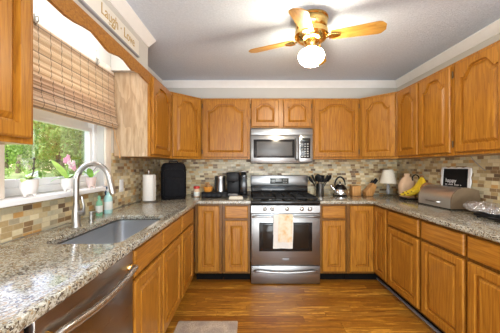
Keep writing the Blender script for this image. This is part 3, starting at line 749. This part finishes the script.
# ------------------------------------------------------------------ ceiling fan
fan = thing('ceiling_fan', 'brass ceiling fan with four oak blades and one lit globe', 'ceiling fan', (.477, 2.0, CEIL))
MB().lathe([(.128, -.0005), (.130, -.012), (.122, -.020), (.125, -.03), (.118, -.075), (.108, -.085), (.112, -.095), (.128, -.105), (.130, -.140), (.112, -.165), (.085, -.178), (.06, -.182), (0, -.182)], seg=36).build('motor_housing', M_brass, fan)
MB().lathe([(.056, -.182), (.058, -.19), (.05, -.20), (.045, -.215), (.052, -.222), (.05, -.232), (0, -.232)]).build('light_fitter', M_brass, fan)
gl = MB().lathe([(.046, -.232), (.056, -.240), (.088, -.260), (.100, -.285), (.100, -.298), (.088, -.328), (.060, -.356), (.026, -.368), (.0, -.370)], seg=32).build('globe_shade', M_globe, fan)
a0 = math.atan2(-.206, .486)
for k in range(4):
    a = a0+k*PI/2; M = Matrix.Rotation(a, 4, 'Z') @ Matrix.Translation((0, 0, -.158)) @ Matrix.Rotation(R(7 if k == 3 else 2), 4, 'Y')
    ir = MB().box(.09, .145, -.016, .016, -.004, .004, .002).prism([(.13, -.036), (.17, -.040), (.21, -.018), (.21, .018), (.17, .040), (.13, .036)], -.004, .004, bev=.002)
    ir.xform(M).build('blade_iron', M_brass, fan)
    n = 14; pl = [(.15, -.048)] + [(.15+.32*i/n, -.048-.016*i/n) for i in range(1, n+1)]
    pl += [(.492, -.058), (.520, -.026), (.520, .026), (.492, .058)]
    pl += [(.47-.32*i/n, .064-.016*i/n) for i in range(0, n+1)]
    bm_ = MB().prism(pl, .004, .011, bev=.0015, seg=1).xform(M @ Matrix.Rotation(R(-12), 4, 'X'))
    bl = bm_.build('fan_blade', M_blade, fan)
    # keep the grain running along each blade
    bl.rotation_euler = (0, 0, a); bl.data.transform(Matrix.Rotation(-a, 4, 'Z'))
MB().tube([(.05, -.03, -.21), (.052, -.032, -.36)], .0012, 5).ball((.052, -.032, -.365), .006, 8).build('pull_chain', M_brass, fan)

# ------------------------------------------------------------------ left counter objects
ph = thing('paper_towel_holder', 'upright metal paper towel holder in the left back corner', 'paper towel holder', (-1.07, 2.72, CT))
MB().lathe([(.078, 0), (.08, .004), (.076, .010), (.02, .013), (.0, .013)]).build('base', M_nickel, ph)
MB().tube([(0, 0, .01), (0, 0, .315)], .006, 10).build('pole', M_nickel, ph)
MB().ball((0, 0, .328), .014, 12).lathe([(.009, .305), (.012, .31), (.007, .316)]).build('finial', M_chrome, ph)
pr = MB().lathe([(.010, .015), (.061, .015), (.062, .017), (.062, .288), (.060, .290), (.010, .290)], seg=32).tube([(.060, -.012, .152), (.060, -.0121, .152)], .0001, 3)
pr = MB().lathe([(.010, .015), (.060, .015), (.062, .017), (.062, .288), (.060, .290), (.010, .290)], seg=32).box(.0595, .0625, -.045, .03, .018, .287).build('paper_towel_roll', M_paper)
pr.location = (-1.07, 2.72, CT); tag(pr, 'white paper towel roll standing on the metal holder', 'paper towels')
# tall black soft cover
bc = thing('appliance_cover', 'tall black rounded fabric cover standing in the left back corner', 'appliance cover', (-.90, 3.02, CT), R(22))
def rr3(w, d, zz, r=.05): return [(p[0], p[1], zz) for p in rrect(-w/2, w/2, -d/2, d/2, r, 4)]
lps = [rr3(.265, .20, 0), rr3(.275, .21, .02), rr3(.280, .21, .15), rr3(.278, .205, .30), rr3(.268, .19, .37), rr3(.238, .165, .405), rr3(.19, .13, .418, .04), rr3(.10, .08, .422, .03)]
MB().loops(lps, True, True, True).build('cover_shell', M_fabric, bc)
MB().prism(rrect(-.105, .105, .03, .25, .03), -.0, .018, fn=lambda u, v, z: (u, -.102-z, v), bev=.006).build('front_pocket', M_fabric, bc)
lp = [(p[0], -.104, p[1]) for p in rrect(-.118, .118, .02, .345, .05)]
MB().tube(lp+[lp[0]], .004, 6).build('piping', M_black, bc)
MB().tube([(-.05, 0, .42), (-.04, 0, .438), (.04, 0, .438), (.05, 0, .42)], .007, 8).build('carry_handle', M_black, bc)
# jar
jr = thing('spice_jar', 'small clear jar with bright red lid beside the black cover', 'jar', (-.665, 3.20, CT))
MB().lathe([(.034, 0), (.038, .006), (.038, .085), (.032, .098), (.032, .102)]).build('jar_body', M_bag, jr)
MB().lathe([(.0385, .012), (.0387, .013), (.0387, .06), (.0385, .061)]).build('label_sticker', M_label, jr)
MB().lathe([(.037, .102), (.039, .106), (.039, .128), (.036, .132), (0, .132)]).build('lid', M_red, jr)
# pod drawer with things on it
pd = thing('coffee_pod_drawer', 'flat black coffee pod drawer left of the coffee maker', 'pod drawer', (-.62+.02, 3.09, CT))
pd.location = (-.585, 3.075, CT)
MB().box(0, .315, .012, .32, .0, .066, .006).build('drawer_case', M_black, pd)
df = MB().box(.004, .311, -.002, .012, .006, .060, .003).build('drawer_front', M_blackm, pd)
for i in range(5): MB().lathe([(.020, 0), (.022, .002), (.018, .005), (0, .004)], (.038+.06*i, -.002, .033), 16, M=Matrix.Rotation(R(90), 4, 'X')).build('pod', M_black, df)
bw = thing('pod_bowl', 'small amber bowl heaped with snacks on the pod drawer', 'bowl', (-.515, 3.16, CT+.0665))
MB().lathe([(.036, 0), (.050, .012), (.060, .062), (.056, .062), (.046, .016), (0, .014)]).build('bowl', M_orange, bw)
hp = MB()
for i in range(16):
    a = random.uniform(0, 2*PI); rr = random.uniform(0, .040); hp.ball((rr*math.cos(a), rr*math.sin(a), .062+random.uniform(0, .05)*(1-rr/.05)), .015, 8, (1, .8, .7))
hp.build('snack_heap', M_crust, bw)['kind'] = 'stuff'
cn = thing('steel_canister', 'tall stainless canister with black trim on the pod drawer', 'canister', (-.365, 3.20, CT+.0665))
MB().lathe([(.060, 0), (.060, .175), (.058, .178)], seg=36).build('canister_body', M_steel, cn)
MB().lathe([(.0615, .166), (.0615, .19), (.058, .195), (0, .195)], seg=36).build('lid', M_nickel, cn)
MB().box(-.075, -.058, -.012, .012, .0, .185, .004).build('side_clip', M_black, cn)
# coffee maker
cm = thing('coffee_maker', 'black single-serve coffee maker between the canister and the range', 'coffee maker', (-.285, 3.06, CT))
MB().box(0, .255, .02, .30, 0, .028, .008).build('base', M_black, cm)
MB().box(.0, .155, .14, .30, .028, .30, .012).build('body', M_black, cm)
MB().box(.0, .155, .0, .30, .195, .305, .016).build('brew_head', M_black, cm)
MB().box(.16, .25, .06, .29, .028, .285, .018).build('water_tank', M_bglass, cm)
MB().box(.165, .245, .05, .28, .286, .325, .014).build('tank_lid', M_black, cm)
MB().tube([(.172, .04, .30), (.18, .02, .318), (.235, .02, .318), (.24, .04, .30)], .009, 8).build('handle', M_nickel, cm)
MB().box(.02, .138, .025, .135, .029, .040, .003).build('drip_tray', M_dgrey, cm)
MB().lathe([(.018, .195), (.014, .172), (0, .172)], (.078, .08, 0), 14).build('spout', M_blackm, cm)
fcl = MB().box(0, .165, 0, .10, 0, .014, .005).box(.004, .160, .004, .098, .0145, .030, .006).build('folded_cloth', M_shade)
fcl.location = (-.245, 2.94, CT); tag(fcl, 'folded cream cloth lying before the coffee maker', 'cloth')

# ------------------------------------------------------------------ right of the range
ck_ = thing('utensil_crock', 'cylindrical stainless utensil crock right of the range', 'crock', (.905, 3.32, CT))
MB().lathe([(.048, 0), (.050, .004), (.050, .150), (.052, .154), (.047, .154), (.046, .01), (0, .008)], seg=32).build('crock', M_steel, ck_)
ut = [(-.030, .0, -.10, .0, 'round spoon leaning far left'), (-.014, .018, -.06, .03, 'slotted spatula'), (-.006, -.02, -.025, -.03, 'front ladle'),
      (.010, .015, .025, .04, 'rear turner'), (.02, -.012, .06, -.02, 'front right spoon'), (.03, .01, .10, .02, 'round spoon leaning far right')]
labs = ['black serving spoon leaning furthest left in the utensil crock', 'black flat spatula second from left in the utensil crock', 'black ladle at the front middle of the utensil crock',
        'black flat turner at the rear middle of the utensil crock', 'black oval spoon second from right in the utensil crock', 'black round spoon leaning furthest right in the utensil crock']
for i, (bx, by, tx, ty, _) in enumerate(ut):
    t = thing(['spoon', 'spatula', 'ladle', 'spatula', 'spoon', 'spoon'][i], labs[i], 'utensil', (.905, 3.32, CT+.012), 0, 'black utensils in the crock')
    b0 = Vector((-bx*.6, -by*.6, 0)); tp = Vector((tx*1.0, ty*.9, .165+.008*(i % 3)))
    d = (tp-b0).normalized()
    MB().tube([b0, b0+(tp-b0)*.8, tp], [.005, .006, .0055], 8).build('utensil_handle', M_black, t)
    q_ = d.to_track_quat('Z', 'Y').to_matrix().to_4x4(); c = tp+d*.035
    if i in (1, 3): MB().box(-.040, .040, -.003, .003, -.040, .055, .003, M=Matrix.Translation(c) @ q_).build('utensil_head', M_black, t)
    else: MB().ball(c, .050, 14, (.95, .36, 1.1), q_).build('utensil_head', M_black, t)
kt = thing('tea_kettle', 'black and chrome tea kettle with arched handle right of the crock', 'kettle', (1.165, 3.325, CT))
MB().lathe([(.080, 0), (.090, .008), (.094, .035), (.086, .085), (.066, .125), (.042, .142), (.04, .145)], seg=36).build('kettle_body', M_bglass, kt)
MB().lathe([(.0935, .018), (.0955, .03), (.0925, .065), (.0875, .082)], seg=36).build('chrome_band', M_chrome, kt)
lid = MB().lathe([(.041, .144), (.038, .153), (.02, .158), (0, .159)]).build('lid', M_chrome, kt)
MB().lathe([(.006, .157), (.006, .165), (.012, .172), (.011, .18), (0, .184)]).build('lid_knob', M_black, lid)
pts = [(.066*math.cos(R(a)), 0, .135+.105*math.sin(R(a))) for a in range(0, 181, 12)]
MB().tube(pts, [.008]*3+[.011]*(len(pts)-6)+[.008]*3, 10).build('kettle_handle', M_black, kt)
MB().tube([(-.072, -.01, .075), (-.105, -.012, .105), (-.122, -.014, .135)], [.022, .014, .010], 10).build('spout', M_chrome, kt)
wb = thing('wooden_crock', 'small square amber wooden box between kettle and knife block', 'box', (1.365, 3.33, CT))
MB().prism(rrect(-.056, .056, -.05, .05, .01), 0, .118, bev=.003).build('box_body', M_woodlight, wb)
MB().prism(rrect(-.058, .058, -.052, .052, .01), .1185, .130, bev=.003).build('lid', M_woodlight, wb)
kb = thing('knife_block', 'slanted wooden knife block holding black knives beside the amber box', 'knife block', (1.53, 3.32, CT))
MB().prism([(-.045, 0), (.035, 0), (.085, .125), (.04, .165), (-.055, .05)], -.055, .055, fn=lambda u, v, z: (u, z, v), bev=.004).build('block', M_woodlight, kb)
dirn = Vector((.62, 0, .78)).normalized()
kl = ['knife with the highest black handle in the block', 'black knife at the front edge of the knife block', 'black knife lowest at the right of the block', 'black knife behind the others in the block']
for i, (u, yy) in enumerate(((.050, .0), (.058, -.035), (.070, .014), (.048, .038))):
    t = thing('knife', kl[i], 'knife', (1.53, 3.32, CT), 0, 'knives in the wooden block')
    zc = .165-(u-.04)*.889+.003
    p = Vector((u, yy, zc)); L = .085-.012*i
    M = Matrix.Translation(p-dirn*.004) @ dirn.to_track_quat('Z', 'Y').to_matrix().to_4x4()
    MB().box(-.008, .008, -.012, .012, 0, L, .004, M=M).build('knife_handle', M_black, t)
    MB().box(-.001, .001, -.010, .010, -.05, -.002, 0, M=M).build('knife_blade', M_chrome, t)
# lamp
tl = thing('table_lamp', 'small table lamp with white cone shade in the right back corner', 'lamp', (1.745, 3.25, CT))
MB().lathe([(.055, 0), (.057, .006), (.05, .014), (.02, .022), (.012, .03)]).build('lamp_base', M_clear, tl)
MB().lathe([(.012, .028), (.022, .045), (.026, .065), (.018, .09), (.012, .10), (.020, .115), (.022, .13), (.012, .15), (.007, .16), (.007, .20)]).build('lamp_stem', M_dgrey, tl)
MB().lathe([(.098, .165), (.060, .335), (.058, .335), (.096, .165)], seg=36).build('lamp_shade', M_shade, tl)
MB().tube([(0, 0, .20), (0, 0, .30)], .009, 8).build('bulb_socket', M_brass, tl)
# banana hanger
bh = thing('banana_hanger', 'black banana stand with curved hook left of the bread box', 'banana stand', (1.83, 2.92, CT))
MB().box(-.10, .12, -.07, .07, 0, .016, .006).box(-.10, -.085, -.07, .07, .016, .03, .004).build('stand_base', M_black, bh)
pts = [(.10, .02, .010), (.115, .02, .12), (.105, .02, .22)] + [(.065+.04*math.cos(R(a)), .02, .235+.045*math.sin(R(a))) for a in range(10, 181, 17)] + [(.025, .01, .215)]
MB().tube(pts, .006, 8).build('hook_arm', M_black, bh)
bb = thing('banana_bunch', 'bunch of ripe yellow bananas hanging from the black stand', 'bananas', (1.92, 2.895, CT+.262))
for k in range(6):
    pts = []; rs = []; rad = .135+.018*(k % 3)
    for i in range(13):
        s_ = i/12; a = R(-12+104*s_)
        lx = -rad*(1-math.cos(a))*1.05; lz = -rad*math.sin(a)*1.02
        ly = (-.055+.020*k)*min(1, s_*2.2)
        pts.append((lx+.016-.006*k*s_, ly, lz-.028-.004*(k % 2))); rs.append(+.026*min(1, .35+3.0*s_, .42+3.0*(1-s_)))
    bo = MB().tube(pts, rs, 10).build('banana', M_banana, bb)
    MB().tube([pts[-1], Vector(pts[-1])+(Vector(pts[-1])-Vector(pts[-2]))*.6], [rs[-1]*.55, .003], 8).build('tip', M_btip, bo)
MB().ball((.016, 0, .0), .017, 10, (1, 1.4, 1)).build('bunch_stem', M_crust, bb)
pb = thing('paper_bag', 'crumpled kraft paper bag behind the bananas', 'bag', (1.893, 3.10, CT))
lps = []
for i, (ww_, dd2, zz) in enumerate(((.15, .10, 0), (.17, .11, .05), (.17, .10, .15), (.14, .08, .21), (.08, .04, .245), (.05, .022, .26), (.075, .035, .29))):
    lps.append([(p[0]+.006*math.sin(7*p[1]*30+i), p[1]+.006*math.cos(p[0]*60+i*2), zz) for p in rrect(-ww_/2, ww_/2, -dd2/2, dd2/2, min(ww_, dd2)*.35, 4)])
MB().loops(lps, True, True, True).build('bag', M_bag, pb)
# bread box
bx = thing('bread_box', 'long stainless roll-top bread box on the right worktop', 'bread box', (1.715, 2.19, CT))
Lb = .43; prf = [(0, .012), (0, .05)] + [(.125-.125*math.cos(R(a)), .075+.118*math.sin(R(a))) for a in range(0, 101, 10)] + [(.235, .17), (.25, .10), (.25, .012)]
MB().prism([(p[0], p[1]) for p in prf], .008, Lb-.008, fn=lambda u, v, z: (u, z, v)).build('roll_top', brushed('bread_box_steel', (.74, .725, .70), .33, 1, .9), bx)
for y0, y1 in ((0, .008), (Lb-.008, Lb)):
    MB().prism([(p[0]*1.01-.001, p[1]*1.015) for p in prf], y0, y1, fn=lambda u, v, z: (u, z, v)).build('end_cap', M_endcap, bx)
MB().box(0.004, .246, .004, Lb-.004, 0, .012, .002).build('base', M_black, bx)
MB().tube([(.008, .13, .055), (-.018, .14, .055), (-.018, Lb-.14, .055), (.008, Lb-.13, .055)], .006, 8).build('handle', M_nickel, bx)
lf = thing('bread_loaf', 'round brown loaf showing above the far end of the bread box', 'bread', (1.86, 2.69, CT))
MB().lathe([(.05, 0), (.075, .03), (.08, .09), (.072, .15), (.05, .19), (.02, .208), (0, .21)], sy=.75).build('loaf', M_crust, lf)
# sign leaning on the right backsplash
hs = thing('board_sign', 'square black letter board in white scalloped frame leaning behind the bread box', 'sign', (1.955, 2.46, CT))
TR = Matrix(((0, 0, -1, 0), (-1, 0, 0, 0), (0, 1, 0, 0), (0, 0, 0, 1)))   # text x -> -Y, normal -> -X
tilt = Matrix.Rotation(R(3.5), 4, 'Y')
wv = []
n = 28
for side in range(4):
    for i in range(n):
        s = i/n; t_ = -.175+.35*s; bmp = .010*abs(math.sin(PI*4*s))-.004
        p = [(t_, -.175-bmp), (.175+bmp, t_), (-t_, .175+bmp), (-.175-bmp, -t_)][side]
        wv.append((p[0], p[1]+.19))
M_ = tilt @ TR
MB().prism(wv, 0, .014, holes=[[(-.148, .035), (.148, .035), (.148, .354), (-.148, .354)]], bev=.002, seg=1).xform(M_).build('scalloped_frame', M_white, hs)
bp = MB().box(-.149, .149, .034, .355, .002, .009).xform(M_).build('letter_board', M_blackm, hs)
for body, sz, xx, yy in (('happy', .056, -.115, .222),):
    text(body, sz, M_ @ Matrix.Translation((xx, yy, .0095)), M_chalk, bp)
for k, (x0_, x1_) in enumerate(((-.115, .09), (-.115, .06))):
    for j in range(int((x1_-x0_)/.014)):
        if (j*7+k*3) % 5 == 4: continue
        MB().box(x0_+.014*j, x0_+.014*j+.010, .196-.022*k, .205-.022*k, .009, .0102, M=M_).build('print_line', M_chalk, bp)
# foil tray on a griddle
gr = thing('electric_griddle', 'low black electric griddle at the near end of the right worktop', 'griddle', (1.80, 1.72, CT))
MB().box(-.12, .14, -.30, .22, .008, .034, .010).build('griddle_body', M_black, gr)
for fx in (-.1, .11):
    for fy in (-.27, .19): MB().lathe([(.014, 0), (.012, .009)], (fx, fy, 0), 10).build('foot', M_black, gr)
MB().box(-.155, -.121, -.22, .06, .012, .026, .005).build('handle', M_black, gr)
ft = thing('foil_tray', 'crumpled silver foil covered tray lying on the black griddle', 'tray', (1.79, 1.78, CT+.0345))
lps = []
for k, (ww_, l0, l1, zz) in enumerate(((.17, -.30, .27, 0), (.20, -.32, .29, .010), (.215, -.33, .305, .03), (.205, -.32, .30, .05), (.16, -.28, .275, .064), (.08, -.2, .22, .070))):
    lps.append([(p[0]+.006*math.sin(p[1]*48+k*1.7), p[1]+.005*math.sin(p[0]*70+k), zz+(.006*math.sin(p[1]*37+p[0]*60) if zz > .02 else 0)) for p in rrect(-ww_/2, ww_/2, l0, l1, ww_*.42, 7)])
MB().loops(lps, True, True, True).build('foil_cover', M_foil, ft)
# cord from under the wall cabinet
o = MB().tube([(XR-.012, 2.30, ZU0-.002), (XR-.010, 2.27, 1.34), (XR-.011, 2.21, 1.29), (XR-.010, 2.16, 1.255)], .0025, 6).build('power_cord', M_dgrey)
tag(o, 'thin grey cord on the right tiles below the wall cabinet', 'cord')

# ------------------------------------------------------------------ rug
o = MB().prism(rrect(-.59, -.10, 1.30, 2.13, .01, 3), .0005, .011, bev=.003, seg=2).build('kitchen_rug', M_rug)
tag(o, 'small beige woven rug on the wood floor before the sink', 'rug')

# ------------------------------------------------------------------ outdoors, seen through the window
o = MB().prism([(-70, -20), (XL-.6, -20), (XL-.6, 70), (-70, 70)], -.45, -.35).build('lawn', M_grass); o['kind'] = 'structure'
def tree(loc, hgt, rad, mat, label, n=1500, trunk=True, cat='tree', ls=.24):
    t = thing('garden_tree' if trunk else 'garden_shrub', label, cat, loc, 0)
    m = MB(); bm = m.bm
    if trunk: n = int(n*2.4)
    cl = [(Vector((random.gauss(0, rad*.45), random.gauss(0, rad*.45), random.uniform(-.36, .36)*hgt)), rad*random.uniform(.30, .55)) for _ in range(26)]
    zc = hgt*.58 if trunk else hgt*.48
    for i in range(n):
        c, r_ = random.choice(cl)
        d = Vector((random.gauss(0, 1), random.gauss(0, 1), random.gauss(0, 1))).normalized()
        p = c+d*r_*random.uniform(.75, 1.05)+Vector((0, 0, zc))
        if p.z < .05: p.z = random.uniform(.05, .6)
        s = ls*random.uniform(.5, 1.2); u = d.orthogonal().normalized(); u = Matrix.Rotation(random.uniform(0, 6.3), 3, d) @ u; v_ = d.cross(u)
        u = u+d*random.uniform(-.7, .7)
        bm.faces.new([bm.verts.new(p+u*s*.5), bm.verts.new(p+v_*s*.28), bm.verts.new(p-u*s*.5), bm.verts.new(p-v_*s*.28)])
    me = bpy.data.meshes.new('crown'); bm.to_mesh(me); bm.free(); me.materials.append(mat)
    o = bpy.data.objects.new('crown', me); COL.objects.link(o); o.parent = t; o['kind'] = 'stuff'
    if trunk: MB().tube([(0, 0, 0), (.05, .03, hgt*.3), (.0, .0, hgt*.62)], [.05*hgt*.5, .035*hgt*.5, .02*hgt*.5], 8).build('trunk', M_bark, t)
    return t
G = -.35
tree((-39, 41, G), 15, 4.6, M_fol[0], 'bright green garden tree at the left of the window view', 2400, ls=.5)
tree((-30, 40, G), 13, 4.2, M_fol[2], 'olive green garden tree in the middle of the window view', 2400, ls=.5)
tree((-24.5, 37, G), 12, 3.6, M_fol[1], 'dark green garden tree at the right edge of the window view', 2200, ls=.5)
tree((-56, 62, G), 20, 6.0, M_fol[1], 'tall dark tree at the back left of the garden', 2400, ls=.75)
tree((-44, 60, G), 22, 6.2, M_fol[0], 'tallest light green tree at the back of the garden', 2400, ls=.75)
tree((-33, 58, G), 20, 6.0, M_fol[0], 'light green tree at the back right of the garden', 2400, ls=.75)
tree((-33.5, 34, G), 1.5, 1.0, M_fol[0], 'low rounded bright shrub at the left of the lawn', 1500, False, 'shrub', .25)
tree((-22.5, 31, G), 1.4, .9, M_fol[2], 'low olive shrub before the right garden trees', 1500, False, 'shrub', .25)
tree((-27.5, 33, G), 1.3, .9, M_fol[0], 'low bright shrub in the middle of the lawn', 1500, False, 'shrub', .25)
hd = MB(); bm = hd.bm
for i in range(7000):
    f = random.random(); p = Vector((-92+78*f, 76-4*f, 0))+Vector((random.uniform(-1, 1), random.uniform(-2, 2), random.uniform(0, 1)**.8*(7+1.5*math.sin(f*31))))
    d = Vector((random.gauss(0, 1), random.gauss(0, 1)-1, random.gauss(0, 1)+.4)).normalized(); u = d.orthogonal().normalized(); u = Matrix.Rotation(random.uniform(0, 6.3), 3, d) @ u; v_ = d.cross(u); sz = random.uniform(.6, 1.2)
    bm.faces.new([bm.verts.new(p+u*sz*.6), bm.verts.new(p+v_*sz*.4), bm.verts.new(p-u*sz*.6), bm.verts.new(p-v_*sz*.4)])
me = bpy.data.meshes.new('garden_hedge'); bm.to_mesh(me); bm.free(); me.materials.append(M_fol[0])
o = bpy.data.objects.new('garden_hedge', me); COL.objects.link(o); o.location = (0, 0, G)
tag(o, 'long bright green hedge at the far end of the lawn', 'hedge', kind='stuff')
fe = thing('paddock_fence', 'white rail fence crossing the lawn outside the window', 'fence', (-18.5, 22, G), R(128))
for i in range(9):
    MB().box(-.05, .05, -.05, .05, 0, 1.15, .01, M=Matrix.Translation((-9+2.2*i, 0, 0))).build('fence_post', M_fence, fe)
for zz in (.35, .75, 1.05): MB().box(-9, 8.6, -.075, -.05, zz-.06, zz+.06).build('fence_rail', M_fence, fe)
